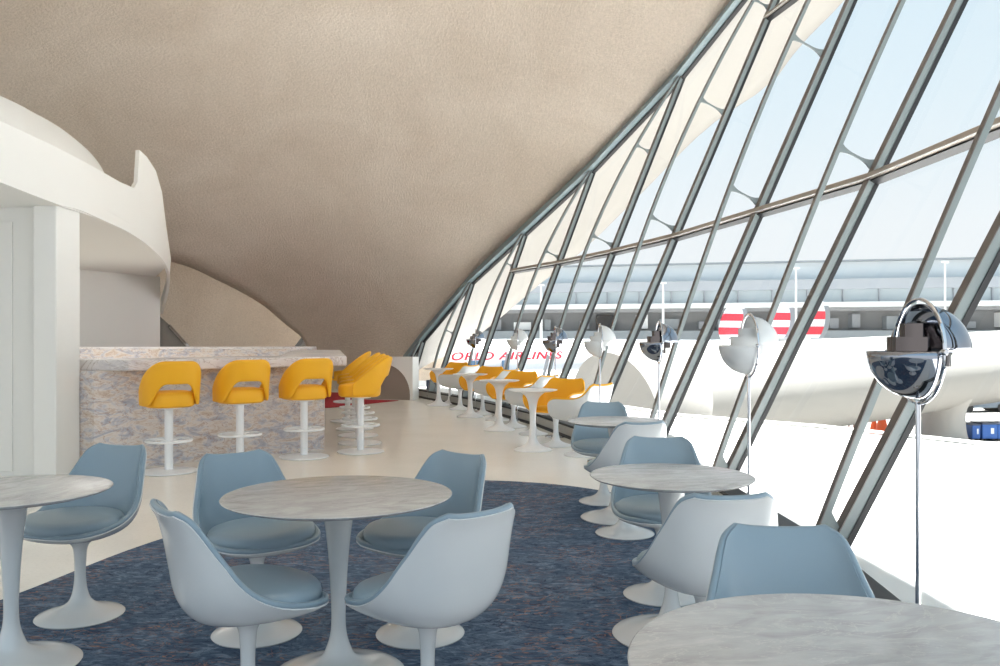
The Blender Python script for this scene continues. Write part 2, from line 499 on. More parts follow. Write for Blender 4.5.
# outer buttress where the overhang comes down
rows = []
for z, g_ in ((2.6, 0), (1.2, .2), (.3, .5), (-.3, .9)):
    rows.append([Vector((-2.4 - g_ * .2, 20.6, min(z, .8))), Vector((-1.6, 21.6 - g_, z * .8)), Vector((-.9 + g_ * .5, 22.9, z * .62)), Vector((-.2 + g_ * .5, 25, z * .5))])
# far vault behind the bar
pl = [Vector((-19, 12, 0)), Vector((-16, 17, 0)), Vector((-12.5, 22, 0)), Vector((-8.5, 25, 0)), Vector((-4.5, 26.2, 0)), Vector((-1.5, 26.0, 0))]
P2 = spline(pl, 6)
rows = []
for q in range(17):
    t = PI / 2 * q / 16
    z, lean = 6.2 * math.sin(t), 9.5 * (1 - math.cos(t))
    rows.append([Vector((p.x * (1 - lean * .02), p.y - lean, z)) for p in P2])
bm = BM(); add_grid(bm, rows)
o = obj('wall_far', bm, 'ceiling', None, angle=180); o['kind'] = 'structure'
tag(o, 'farther curved tan vault wall seen beyond the shell edge above the bar', 'wall')
solid(o, .25, 0)

# ------------------------------------------------------------------ floor, terrace, apron
inner = [Vector((1.55, -1.5, 0))] + [p.copy() for p in MB] + [Vector((-2.75, 21.2, 0))]
bm = BM(); add_prism(bm, [(p.x + .04, p.y) for p in inner] + [(-2.8, 27), (-18, 27), (-18, -1.5)], -.2, 0)
o = obj('floor', bm, 'floor', None, smooth=False); o['kind'] = 'structure'; tag(o, 'pale cream terrazzo floor of the lounge', 'floor')
outer = [(p.x + .06, p.y) for p in inner]
bm = BM(); add_prism(bm, outer + [(-1.2, 26), (1.0, 19.5), (3.1, 14.6), (4.82, 12.8), (6.2, 10.6), (7.3, 8.4), (9.5, 3), (9.5, -1.5)], -.25, -.03)
o = obj('terrace', bm, 'terrace', None, smooth=False); o['kind'] = 'structure'; tag(o, 'bright white concrete terrace right outside the glass wall', 'terrace')
bm = BM(); add_bar(bm, [Vector((1.0, 19.5, 0)), Vector((3.1, 14.6, 0)), Vector((4.82, 12.8, 0)), Vector((6.2, 10.6, 0)), Vector((7.3, 8.4, 0)), Vector((9.5, 3, 0))],
                   Vector((.8, .6, 0)).normalized(), UP, .14, .03)
obj('kerb', bm, 'terrace', o, smooth=False)
GZ = -4.5
bm = BM(); add_prism(bm, [(-40, 14), (3, 10), (5, -8), (120, -8), (220, 190), (-120, 190)], GZ - .3, GZ)
o = obj('ground', bm, 'apron', None, smooth=False); o['kind'] = 'structure'; tag(o, 'wide sunlit concrete airport apron below the terrace', 'ground')

# red carpet far behind the bar
bm = BM(); add_prism(bm, [(-4.6, 15.5), (-3.2, 16.0), (-2.12, 17.75), (-3.08, 18.05), (-3.25, 20), (-6, 21), (-6.5, 16.2)], .002, .012)
o = obj('red_carpet', bm, 'red', None, smooth=False); tag(o, 'dark red carpet beyond the end of the bar', 'carpet')

# rug
rp = [(-3.4, -.6), (-3.15, 1.5), (-2.8, 3.4), (-2.53, 4.4), (-2.28, 5.55), (-1.75, 6.75), (-1.1, 7.6), (-.5, 7.92), (.18, 7.86), (.79, 7.5), (1.25, 6.8), (1.42, 5.6), (1.36, 4), (1.2, 2), (1.1, -.6)]
rq = spline([Vector((a, b_, 0)) for a, b_ in rp], 6)
bm = BM(); add_prism(bm, [(p.x, p.y) for p in rq], .002, .009)
o = obj('rug', bm, 'rug', None, smooth=False); tag(o, 'large slate blue patterned rug under the dining tables and chairs', 'rug')

# ------------------------------------------------------------------ left side: column, wall, balcony
bm = BM(); add_box(bm, (-4.34, 8.33, 1.3), (.22, .46, 2.6), bevel=.012)
o = obj('column', bm, 'white_paint', None, smooth=False); o['kind'] = 'structure'; tag(o, 'white square column beside the marble bar', 'column')
bm = BM(); add_box(bm, (-6.55, 8.3, 1.3), (4.2, .12, 2.6))
o = obj('wall_left', bm, 'white_paint', None, smooth=False); o['kind'] = 'structure'; tag(o, 'white panelled wall left of the square column', 'wall')
for k, (x0, x1) in enumerate(((-4.86, -4.72), (-6.0, -4.95))):
    bm = BM(); add_box(bm, ((x0 + x1) / 2, 8.232, 1.12 if k else 1.25), (x1 - x0, .02, 2.15 if k else 2.42), bevel=.008)
    obj('wall_panel', bm, 'white_paint', o, smooth=False)

bot = [Vector((-3.3, 1.2, 2.6)), Vector((-3.6, 3, 2.6)), Vector((-3.8, 4.9, 2.6)), at(0, 182, 6.87), at(57, 204, 8.02), at(80, 210, 8.5), at(105, 221, 9.2), at(130, 233, 10.3), at(151, 248, 12), at(166, 265, 14.9), at(170, 284, 17), at(163, 314, 18.5)]
top = [Vector((-3.3, 1.2, 3.1)), Vector((-3.6, 3, 3.1)), Vector((-3.8, 4.9, 3.1)), at(0, 121, 6.9), at(54, 146, 8.0), at(80, 159.5, 8.6), at(100, 170.5, 9.3), at(120, 182, 10.2), at(134, 188, 11.0), at(137.5, 182, 11.25), at(139.5, 150, 11.5), at(147, 157, 12.0), at(156, 171, 12.8), at(162, 192, 14.2), at(166.5, 228, 16), at(171, 259, 17.5), at(169, 280, 18.2), at(163, 300, 18.6)]
def bypix(P, d):                                    # point of a 3-D polyline at depth d
    for a, b_ in zip(P, P[1:]):
        if a.y <= d <= b_.y: return a.lerp(b_, (d - a.y) / max(b_.y - a.y, 1e-6))
    return P[-1] if d > P[-1].y else P[0]
BT = spline(bot, 6)
tp = []
for a, b_ in zip(top, top[1:]):
    for k in range(5): tp.append(a.lerp(b_, k / 5))
tp.append(top[-1])
rows = [[], [], [], [], []]
for p in tp:
    q = bypix(BT, p.y)
    for k in range(5): rows[k].append(q.lerp(p, k / 4))
bm = BM(); add_grid(bm, rows)
o = obj('balcony', bm, 'white_paint', None, angle=30); o['kind'] = 'structure'
tag(o, 'white sculpted balcony parapet ending in an upturned horn above the bar', 'balcony')
solid(o, .05, 1 if sum(p.normal.x for p in o.data.polygons) < 0 else -1); es_ = o.modifiers.new('split', 'EDGE_SPLIT'); es_.split_angle = math.radians(40)
# soffit / upper floor
sb = [p for p in BT if p.y < 15.5]
bm = BM(); add_prism(bm, [(p.x - .02, p.y) for p in sb] + [(-7.4, 18.2), (-13, 18.2), (-13, 1.2)], 2.6, 2.74)
obj('soffit', bm, 'white_paint', o, smooth=False)
# raised inner wall upstairs
ue = [at(-240, 0, 8.2), at(-120, 42, 8.6), at(0, 96.5, 9.2), at(30, 112, 9.5), at(55, 126, 9.9), at(75, 141, 10.3), at(90, 155, 10.7), at(100, 169, 11), at(104, 182, 11.2)]
U2 = spline(ue, 5)
bm = BM(); add_grid(bm, [[Vector((p.x, p.y, 2.7)) for p in U2], [Vector((p.x, p.y, max(p.z, 2.72))) for p in U2]])
o2 = obj('inner_wall', bm, 'white_paint', o, angle=60); solid(o2, .06, 0)
# white wall behind the bar
a, b_ = Vector((-8.6, 14.2, 0)), Vector((-7.15, 17.88, 0))
dr = (b_ - a).normalized(); nr = Vector((-dr.y, dr.x, 0))
bm = BM(); add_extrude(bm, [a, b_, b_ + UP * 2.6, a + UP * 2.6], nr * .3)
o = obj('wall_bar', bm, 'white_paint', None, smooth=False); o['kind'] = 'structure'; tag(o, 'plain white wall standing behind the marble bar', 'wall')
# sculpted white balustrade with a polished edge behind the white wall
bm = BM()
pts = [at(158, 318, 20), at(168, 327, 20.3), at(178, 338, 20.6), at(186, 347, 20.9), at(193, 353, 21.2)]
rows = [[Vector((p.x, p.y, .2)) for p in pts], [p.copy() for p in pts], [p + Vector((-.5, .5, .05)) for p in pts]]
add_grid(bm, rows)
o = obj('trim_11', bm, 'concrete_white', None, angle=80); o['kind'] = 'structure'; tag(o, 'white sculpted stair balustrade curving down behind the white bar wall', 'balustrade')
solid(o, .1)
bm = BM(); add_tube(bm, [p + Vector((.05, -.06, .03)) for p in pts[1:]], .045, 8)
obj('handrail', bm, 'chrome', o)
# sliver of window at the foot of the shell
bm = BM(); add_extrude(bm, [at(291, 351, 23.2), at(297, 351, 23.2), at(305.5, 338, 23.2), at(302, 336.5, 23.2)], Vector((0, .12, 0)))
o = obj('trim_12', bm, 'dark_wall', None, smooth=False); o['kind'] = 'structure'; tag(o, 'dark slanting reveal at the foot of the shell edge', 'reveal')
bm = BM(); add_extrude(bm, [at(297, 351, 23.3), at(308, 351, 23.3), at(307, 339, 23.3), at(305, 338, 23.3)], Vector((0, .1, 0)))  # pale wedge painted in for the daylight showing through the sliver
obj('slit_daylight', bm, 'concrete_white', o, smooth=False)

# low white wall with quarter arch panel at the far end
W0, W1 = Vector((-3.05, 18.25, 0)), Vector((-1.84, 17.9, 0))
dr = (W1 - W0).normalized(); nr = Vector((-dr.y, dr.x, 0)); WL = (W1 - W0).length
def wp(s_, z): return W0 + dr * s_ + UP * z
arc = [(WL - .06, 0.02)] + [(WL - .06 - .62 * (1 - math.cos(t)), .10 + .66 * math.sin(t)) for t in [k * PI / 2 / 10 for k in range(11)]] + [(.06, .76), (.06, .02)]
bm = BM()
outl = [(0, 0), (.06, 0), (.06, .76)] + arc[-3:0:-1] + [(WL - .06, 0), (WL, 0), (WL, .91), (0, .91)]
seen, ol = set(), []
for q in outl:
    k = (round(q[0], 4), round(q[1], 4))
    if k not in seen: seen.add(k); ol.append(q)
add_extrude(bm, [wp(*q) for q in ol], nr * .35)
o = obj('wall_low', bm, 'white_paint', None, smooth=False); o['kind'] = 'structure'; tag(o, 'low white end wall with a quarter arch niche below the shell foot', 'wall')
bm = BM(); add_extrude(bm, [wp(*q) + nr * .06 for q in ((.04, 0), (WL - .05, 0), (WL - .05, .8), (.04, .8))], nr * .05)
obj('niche_panel', bm, 'brown_tile', o, smooth=False)

# ------------------------------------------------------------------ bar
Cc = Vector((-2.1, 10.15, 0)); d1 = Vector((-.77, -.64, 0)).normalized(); d2 = Vector((-.2, .98, 0)).normalized()
n1 = Vector((.64, -.77, 0)).normalized(); n2 = Vector((.98, .2, 0)).normalized()
def offcorner(k):
    # corner of the two front lines moved out by k
    det = n1.x * n2.y - n1.y * n2.x
    return Cc + Vector(((k * n2.y - k * n1.y) / det, (n1.x * k - n2.x * k) / det, 0))
def ring(k_out, k_in, l1, l2):
    a = offcorner(k_out); b_ = offcorner(k_in)
    return [a + d1 * l1, a, a + d2 * l2, b_ + d2 * (l2), b_, b_ + d1 * (l1)]
BH = 1.115
l1 = 2.56
bar = empty('bar_counter', (Cc.x, Cc.y, 0)); tag(bar, 'long marble bar counter with a pale thick stone top and mottled front', 'bar')
def lp(P): return [(p.x - Cc.x, p.y - Cc.y) for p in P]
bm = BM(); add_prism(bm, lp(ring(0, -.35, l1, 4.6)), .0, BH - .11)
obj('bar_front', bm, 'bar_marble', bar, smooth=False)
bm = BM(); add_prism(bm, lp(ring(.26, -.55, l1 - .1, 4.75)), BH - .11, BH)
solid(obj('counter_top', bm, 'counter_marble', bar, smooth=False), 0, 0, 0, .012)
# vertical joint lines on the front are stone slab edges: one corner slab
fa = offcorner(-.2) + d2 * 4.55
far_arm = [fa, fa + d1 * 0 + Vector((-4.7, -.5, 0)), fa + Vector((-4.8, .2, 0)), fa + Vector((-.1, .75, 0))]
bm = BM(); add_prism(bm, lp(far_arm), .0, BH + .02)
obj('back_bar', bm, 'bar_marble', bar, smooth=False)
bm = BM(); add_prism(bm, lp([p + Vector((0, 0, 0)) for p in far_arm]), BH + .02, BH + .05)
solid(obj('back_bar_top', bm, 'counter_marble', bar, smooth=False), 0, 0, 0, .008)
for q in (.5, 1.5, 2.4, 3.4):
    bm = BM()
    p = offcorner(.1) + d2 * q - Cc
    bm2 = None
    add_box(bm, (p.x, p.y, BH - .2), (.03, .03, .18)); obj('hook', bm, 'yellow' if False else 'bronze', bar, smooth=False)

# ------------------------------------------------------------------ bar stools (front is +Y)
def make_stool():
    t = empty('bar_stool')
    bm = BM(); add_lathe(bm, [(0, 0), (.26, 0), (.275, .006), (.272, .014), (.12, .024), (.05, .03), (0, .03)], 48)
    obj('base_disc', bm, 'white_metal', t)
    bm = BM(); add_lathe(bm, smooth_prof([(.041, .025), (.041, .3), (.041, .6), (.043, .625)], 2) + [(.12, .635), (.12, .655), (0, .655)], 24)
    obj('column', bm, 'white_metal', t)
    bm = BM(); add_tube(bm, [(.215 * math.cos(a), .215 * math.sin(a), .315) for a in [2 * PI * k / 40 for k in range(40)]], .013, 8, closed=True)
    for a in (PI / 4, 3 * PI / 4, 5 * PI / 4, 7 * PI / 4):
        add_tube(bm, [(.03 * math.cos(a), .03 * math.sin(a), .315), (.213 * math.cos(a), .213 * math.sin(a), .315)], .008, 8)
    obj('foot_ring', bm, 'white_metal', t)
    # seat cushion, squared off circle
    bm = BM()
    prof = [(0, .652), (.88, .652), (.97, .668), (1, .71), (1, .76), (.98, .785), (.92, .80), (.6, .812), (0, .815)]
    n = 40; rings = []
    for r, z in prof:
        rg = []
        for k in range(n):
            a = 2 * PI * k / n
            ca, sa = math.cos(a), math.sin(a)
            q = (abs(ca) ** 3 + abs(sa) ** 3) ** (-1 / 3)
            rg.append(bm.verts.new((.235 * r * q * ca, .245 * r * q * sa + .01, z - (.012 * max(sa, 0) * r if z > .74 else 0))))
        rings.append(rg)
    for a, b_ in zip(rings, rings[1:]):
        for k in range(n): bm.faces.new((a[k], a[(k + 1) % n], b_[(k + 1) % n], b_[k]))
    bmesh.ops.remove_doubles(bm, verts=bm.verts[:], dist=1e-5)
    obj('seat', bm, 'yellow', t)
    # wrapped back with an opening above the cushion: strip in angle from the rear
    bm = BM()
    n = 41; A = math.radians(112)
    rows = []
    for k in range(n):
        th = -A + 2 * A * k / (n - 1)
        q = abs(th)
        def sst(x, a, b_):
            x = min(max((x - a) / (b_ - a), 0), 1); return x * x * (3 - 2 * x)
        zt = 1.115 - (1.115 - .83) * sst(q, math.radians(26), math.radians(120))
        zb = .735
        hole = 1 - sst(q, math.radians(22), math.radians(62))
        zb = .665 + (.885 - .665) * hole
        if q > math.radians(95): zt = zt - .03 * (q - math.radians(95)) / math.radians(17)
        row = []
        for j in range(6):
            z = zb + (zt - zb) * j / 5
            r = .262 + .05 * max(0, (z - .74))
            ca, sa = math.sin(th), -math.cos(th)
            sq = (abs(ca) ** 2.6 + abs(sa) ** 2.6) ** (-1 / 2.6)
            row.append(Vector((r * sq * ca * .97, r * sq * sa - .02 - .20 * max(0, z - .82) * max(0, -sa), z)))
        rows.append(row)
    add_grid(bm, rows)
    o = obj('backrest', bm, 'yellow', t, angle=180)
    s_ = o.modifiers.new('thick', 'SOLIDIFY'); s_.thickness = .04; s_.offset = 0
    s_ = o.modifiers.new('subd', 'SUBSURF'); s_.levels = 1; s_.render_levels = 1
    # lower band under the opening that carries the cushion
    return t
def face(dx, dy): return math.atan2(-dx, dy)      # rotation that turns +Y to (dx, dy)
stool = make_stool()
st1 = [((-3.3, 8.47), 'yellow bar stool nearest the white column at the front of the bar'),
       ((-2.75, 8.99), 'yellow bar stool in the middle of the three along the bar front'),
       ((-2.19, 9.5), 'yellow bar stool third from the white column, just before the bar corner')]
st2 = [((-1.63, 9.93), 'yellow bar stool seen side on, first of the row down the bar end'),
       ((-1.77, 10.72), 'yellow bar stool second in the side-on row down the bar end'),
       ((-1.93, 11.55), 'yellow bar stool third in the side-on row down the bar end'),
       ((-2.12, 12.4), 'yellow bar stool fourth in the side-on row down the bar end'),
       ((-2.42, 13.5), 'yellow bar stool last and deepest in the side-on row down the bar end')]
first = True
for (x, y), lb in st1 + st2:
    rz = face(-.58, .81) if (x, y) in [s_[0] for s_ in st1] else face(-.99, -.12)
    if first:
        stool.location = (x, y, 0); stool.rotation_euler = (0, 0, rz); tag(stool, lb, 'bar stool', 'yellow bar stools around the bar'); first = False
    else: dup(stool, (x, y, 0), rz, lb)

# ------------------------------------------------------------------ pedestal tables
def pedestal_prof(h, rb, rs, rt):
    k = rs / .027
    return [(0, 0), (rb, 0), (rb + .004, .006), (rb - .004, .013)] + smooth_prof([(rb * .82, .024), (rb * .52, .044), (rb * .27, .075), (.046 * k, .115), (.031 * k, .17), (.027 * k, .24), (.031 * k, .36), (.039 * k, .48), (.049 * k, .58), (rt, h - .01)], 4) + [(rt, h), (0, h)]
def make_table(name, r, mat, rb=.26, edge=.02):
    t = empty(name)
    bm = BM(); add_lathe(bm, pedestal_prof(.695, rb, .028, .066), 56); obj('pedestal', bm, 'shell_white', t)
    bm = BM(); add_lathe(bm, [(0, .695), (r - .06, .695), (r - .012, .708), (r, .716), (r - .003, .719), (r - .01, .72), (0, .72)], 96)
    obj('tabletop', bm, mat, t, angle=25)
    return t
def place(t, x, y, rz, label, cat, group=None):
    t.location = (x, y, .010 if cat in ('table', 'chair') else 0); t.rotation_euler = (0, 0, rz); return tag(t, label, cat, group)
tc_ = place(make_table('pedestal_table', .45, 'table_marble'), -.64, 3.37, .4, 'round grey marble pedestal table in the middle of the rug with four blue chairs', 'table')
place(make_table('pedestal_table', .38, 'table_marble'), -1.99, 3.46, 1.2, 'round marble pedestal table cut by the edge of the view near the white column', 'table')
t = place(make_table('pedestal_table', .365, 'table_marble'), .77, 3.82, .1, 'round marble pedestal table by the window between two pairs of chairs, middle of three', 'table')
dup(t, (.86, 6.28, .010), .3, 'small round marble pedestal table by the window, farthest blue-chair table')
place(make_table('pedestal_table', .47, 'table_marble', .3), .715, 1.60, .2, 'large pale marble table filling the lower corner nearest the camera', 'table')
# narrow white side tables by the yellow chairs
def make_side():
    t = empty('side_table')
    bm = BM(); add_lathe(bm, [(0, 0), (.225, 0), (.228, .006), (.222, .012)] + smooth_prof([(.2, .022), (.13, .045), (.07, .09), (.045, .17), (.036, .3), (.038, .42), (.05, .54), (.08, .63), (.15, .69), (.16, .698)], 4) + [(0, .698)], 40)
    obj('pedestal', bm, 'white_metal', t)
    bm = BM(); add_lathe(bm, [(0, .698), (.24, .698), (.29, .712), (.292, .716), (.288, .72), (0, .72)], 56); obj('tabletop', bm, 'white_metal', t)
    return t
side = make_side()
SD = [((.39, 10.1), 'white round side table nearest the camera in the yellow chair row'),
      ((-.01, 12.25), 'white round side table second from the near end of the yellow chair row'),
      ((-.5, 14.25), 'white round side table third from the near end of the yellow chair row'),
      ((-1.2, 16.6), 'white round side table farthest down the yellow chair row')]
for k, ((x, y), lb) in enumerate(SD):
    if k == 0: place(side, x, y, 0, lb, 'side table', 'white side tables by the window')
    else: dup(side, (x, y, 0), 0, lb)

# ------------------------------------------------------------------ tulip chairs (front is +Y)
def chair_surface(spine, rim, nu=9, sub=3, flat=.55, gexp=2.2):
    """rows of points from the front lip to the top of the back, each from the left rim to the right rim"""
    C2, R2_ = spline([Vector((0, a, b_)) for a, b_ in spine], sub), spline([Vector(r) for r in rim], sub)
    rows = []
    for c0, r0 in zip(C2, R2_):
        row = []
        for k in range(2 * nu + 1):
            a = (k - nu) / nu
            s_ = abs(a)
            fx = flat * s_ + (1 - flat) * math.sin(s_ * PI / 2)
            g_ = s_ ** gexp
            row.append(Vector((math.copysign(r0.x * fx, a), c0.y + (r0.y - c0.y) * g_, c0.z + (r0.z - c0.z) * g_)))
        rows.append(row)
    return rows
def offset_rows(rows, d):
    bm = BM(); vs = add_grid(bm, rows); bm.normal_update()
    s_ = 1 if vs[len(vs) // 3][len(vs[0]) // 2].normal.z > 0 else -1
    out = [[v_.co + v_.normal * (d * s_) for v_ in r] for r in vs]
    bm.free(); return out
def closed_pair(bm, top_, bot_):
    a = add_grid(bm, top_); b_ = add_grid(bm, bot_)
    n, m_ = len(a), len(a[0])
    loop = [(0, k) for k in range(m_)] + [(i, m_ - 1) for i in range(1, n)] + [(n - 1, k) for k in range(m_ - 2, -1, -1)] + [(i, 0) for i in range(n - 2, 0, -1)]
    for p, q in zip(loop, loop[1:] + loop[:1]):
        bm.faces.new((a[p[0]][p[1]], a[q[0]][q[1]], b_[q[0]][q[1]], b_[p[0]][p[1]]))
def chair_base(rb, rs, h, rt):
    return [(0, 0), (rb, 0), (rb + .003, .005), (rb - .003, .011)] + smooth_prof([(rb * .8, .022), (rb * .52, .04), (rb * .28, .07), (rs * 1.35, .12), (rs, .2), (rs * 1.1, h - .1), (rs * 1.5, h - .045), (rt, h - .008)], 4) + [(rt, h), (0, h)]
SP = [(.236, .425), (.205, .405), (.12, .388), (0, .38), (-.10, .383), (-.175, .405), (-.218, .46), (-.236, .55), (-.250, .64), (-.268, .72), (-.292, .772)]
RM = [(.135, .232, .430), (.2, .196, .436), (.243, .12, .446), (.256, .02, .467), (.255, -.06, .505), (.242, -.115, .555), (.224, -.152, .61), (.204, -.188, .665), (.186, -.222, .72), (.166, -.252, .76), (.130, -.284, .782)]
def make_chair():
    t = empty('tulip_chair')
    rows = chair_surface(SP, RM)
    bm = BM(); closed_pair(bm, rows, offset_rows(rows, -.011))
    obj('shell', bm, 'shell_white', t, angle=50)
    # leather lining: slightly proud at the rim
    r1 = offset_rows(rows, .002); r2 = offset_rows(rows, .018)
    for r in r2: pass
    bm = BM(); closed_pair(bm, r2, r1)
    o = obj('upholstery', bm, 'chair_blue', t, angle=80)
    rimline = [r[0] for r in rows[1:]][::-1] + [rows[0][k] for k in range(0, len(rows[0]), 3)] + [r[-1] for r in rows[1:]] + [rows[-1][k] for k in range(len(rows[0]) - 2, 0, -1)]
    up_ = offset_rows(rows, .004)
    rl = [r[0] for r in up_[1:]][::-1] + [up_[0][k] for k in range(0, len(rows[0]), 3)] + [r[-1] for r in up_[1:]] + [up_[-1][k] for k in range(len(rows[0]) - 2, 0, -1)]
    bm = BM(); add_tube(bm, rl, .0105, 8, closed=True)
    obj('piping', bm, 'chair_blue', o, angle=80)
    # cushion
    bm = BM(); n = 48; rings = []
    for r, z in [(0, .402), (.55, .408), (.86, .42), (.96, .434), (.99, .448), (1, .462), (.985, .478), (.94, .490), (.82, .499), (.5, .506), (0, .508)]:
        rg = []
        for k in range(n):
            a = 2 * PI * k / n; ca, sa = math.cos(a), math.sin(a)
            w = .250 if sa > 0 else .232
            rg.append(bm.verts.new((w * r * ca * (1 - .06 * max(-sa, 0)),   .028 + (.221 if sa > 0 else .2) * r * sa, z - (.012 * r * max(sa, 0) ** 2))))
        rings.append(rg)
    for a, b_ in zip(rings, rings[1:]):
        for k in range(n): bm.faces.new((a[k], a[(k + 1) % n], b_[(k + 1) % n], b_[k]))
    bmesh.ops.remove_doubles(bm, verts=bm.verts[:], dist=1e-5)
    obj('seat_cushion', bm, 'chair_blue', t, angle=80)
    bm = BM(); add_lathe(bm, chair_base(.197, .025, .385, .08), 48); obj('pedestal', bm, 'shell_white', t)
    return t
chair = make_chair()
CH = [((-2.02, 4.09), (-.27, -.96), 'blue tulip chair beside the table nearest the white column'),
      ((-1.10, 3.85), (.62, -.78), 'blue tulip chair behind the middle table, on its bar side, facing the camera'),
      ((-.875, 2.95), (.80, .60), 'blue-lined tulip chair with white back to camera, left of the middle table'),
      ((-.36, 3.84), (-.64, -.77), 'blue tulip chair behind the middle table, on its window side'),
      ((-.25, 2.94), (-.66, .75), 'blue-lined tulip chair with white back to camera, right of the middle table'),
      ((.84, 6.9), (-.1, -1), 'blue tulip chair behind the farthest marble table by the window'),
      ((.85, 5.79), (-.3, .95), 'tulip chair with white back turned to camera at the farthest marble table'),
      ((.84, 4.41), (-.12, -1), 'blue tulip chair facing the camera behind the middle window table'),
      ((.785, 3.28), (-.1, .99), 'tulip chair with white back turned to camera at the middle window table'),
      ((.80, 2.22), (-.08, -1), 'blue tulip chair facing the camera behind the large corner table')]
for k, ((x, y), (dx, dy), lb) in enumerate(CH):
    if k == 0: place(chair, x, y, face(dx, dy), lb, 'chair', 'blue tulip chairs on the rug')
    else: dup(chair, (x, y, .010), face(dx, dy), lb)

# yellow armchairs
SPA = [(.25, .425), (.2, .405), (.1, .39), (0, .385), (-.1, .395), (-.17, .43), (-.205, .50), (-.23, .59), (-.25, .68), (-.27, .76), (-.285, .80)]
RMA = [(.19, .262, .43), (.285, .258, .50), (.328, .240, .60), (.34, .165, .648), (.338, .04, .652), (.332, -.07, .656), (.318, -.14, .668), (.298, -.19, .695), (.272, -.228, .74), (.245, -.258, .79), (.20, -.28, .815)]
def make_arm():
    t = empty('tulip_armchair')
    rows = chair_surface(SPA, RMA, flat=.35, gexp=2.6)
    bm = BM(); closed_pair(bm, rows, offset_rows(rows, -.012)); obj('shell', bm, 'shell_white', t, angle=50)
    bm = BM(); closed_pair(bm, offset_rows(rows, .022), offset_rows(rows, .002)); o = obj('upholstery', bm, 'yellow', t, angle=80)
    up_ = offset_rows(rows, .009)
    rl = [r[0] for r in up_[1:]][::-1] + [up_[0][k] for k in range(0, len(rows[0]), 3)] + [r[-1] for r in up_[1:]] + [up_[-1][k] for k in range(len(rows[0]) - 2, 0, -1)]
    bm = BM(); add_tube(bm, rl, .014, 8, closed=True); obj('piping', bm, 'yellow', o, angle=80)
    bm = BM(); n = 40; rings = []
    for r, z in [(0, .41), (.8, .42), (.96, .44), (1, .46), (.97, .48), (.88, .49), (0, .5)]:
        rg = []
        for k in range(n):
            a = 2 * PI * k / n; ca, sa = math.cos(a), math.sin(a)
            q = (abs(ca) ** 3 + abs(sa) ** 3) ** (-1 / 3)
            rg.append(bm.verts.new((.225 * r * q * ca, .035 + .2 * r * q * sa, z)))
        rings.append(rg)
    for a, b_ in zip(rings, rings[1:]):
        for k in range(n): bm.faces.new((a[k], a[(k + 1) % n], b_[(k + 1) % n], b_[k]))
    bmesh.ops.remove_doubles(bm, verts=bm.verts[:], dist=1e-5)
    obj('seat_cushion', bm, 'yellow', t, angle=80)
    bm = BM(); add_lathe(bm, chair_base(.20, .03, .39, .09), 40); obj('pedestal', bm, 'white_metal', t)
    return t
arm = make_arm()
A1, A2 = (-.8, .6), (-.6, -.8)
AC = [((.93, 9.66), A1, 'white-backed yellow armchair nearest the blue chairs, before the nearest side table'),
      ((.69, 10.5), A2, 'yellow armchair facing out just behind the nearest white side table'),
      ((.46, 11.74), A1, 'white-backed yellow armchair before the second white side table'),
      ((.2, 12.68), A2, 'yellow armchair facing out just behind the second white side table'),
      ((-.04, 13.7), A1, 'white-backed yellow armchair before the third white side table'),
      ((-.30, 14.68), A2, 'yellow armchair facing out just behind the third white side table'),
      ((-.74, 15.75), A1, 'white-backed yellow armchair before the farthest white side table'),
      ((-1.0, 17.05), A2, 'yellow armchair facing out just behind the farthest white side table')]
for k, ((x, y), (dx, dy), lb) in enumerate(AC):
    if k == 0: place(arm, x, y, face(dx, dy), lb, 'armchair', 'yellow tulip armchairs along the window')
    else: dup(arm, (x, y, 0), face(dx, dy), lb)

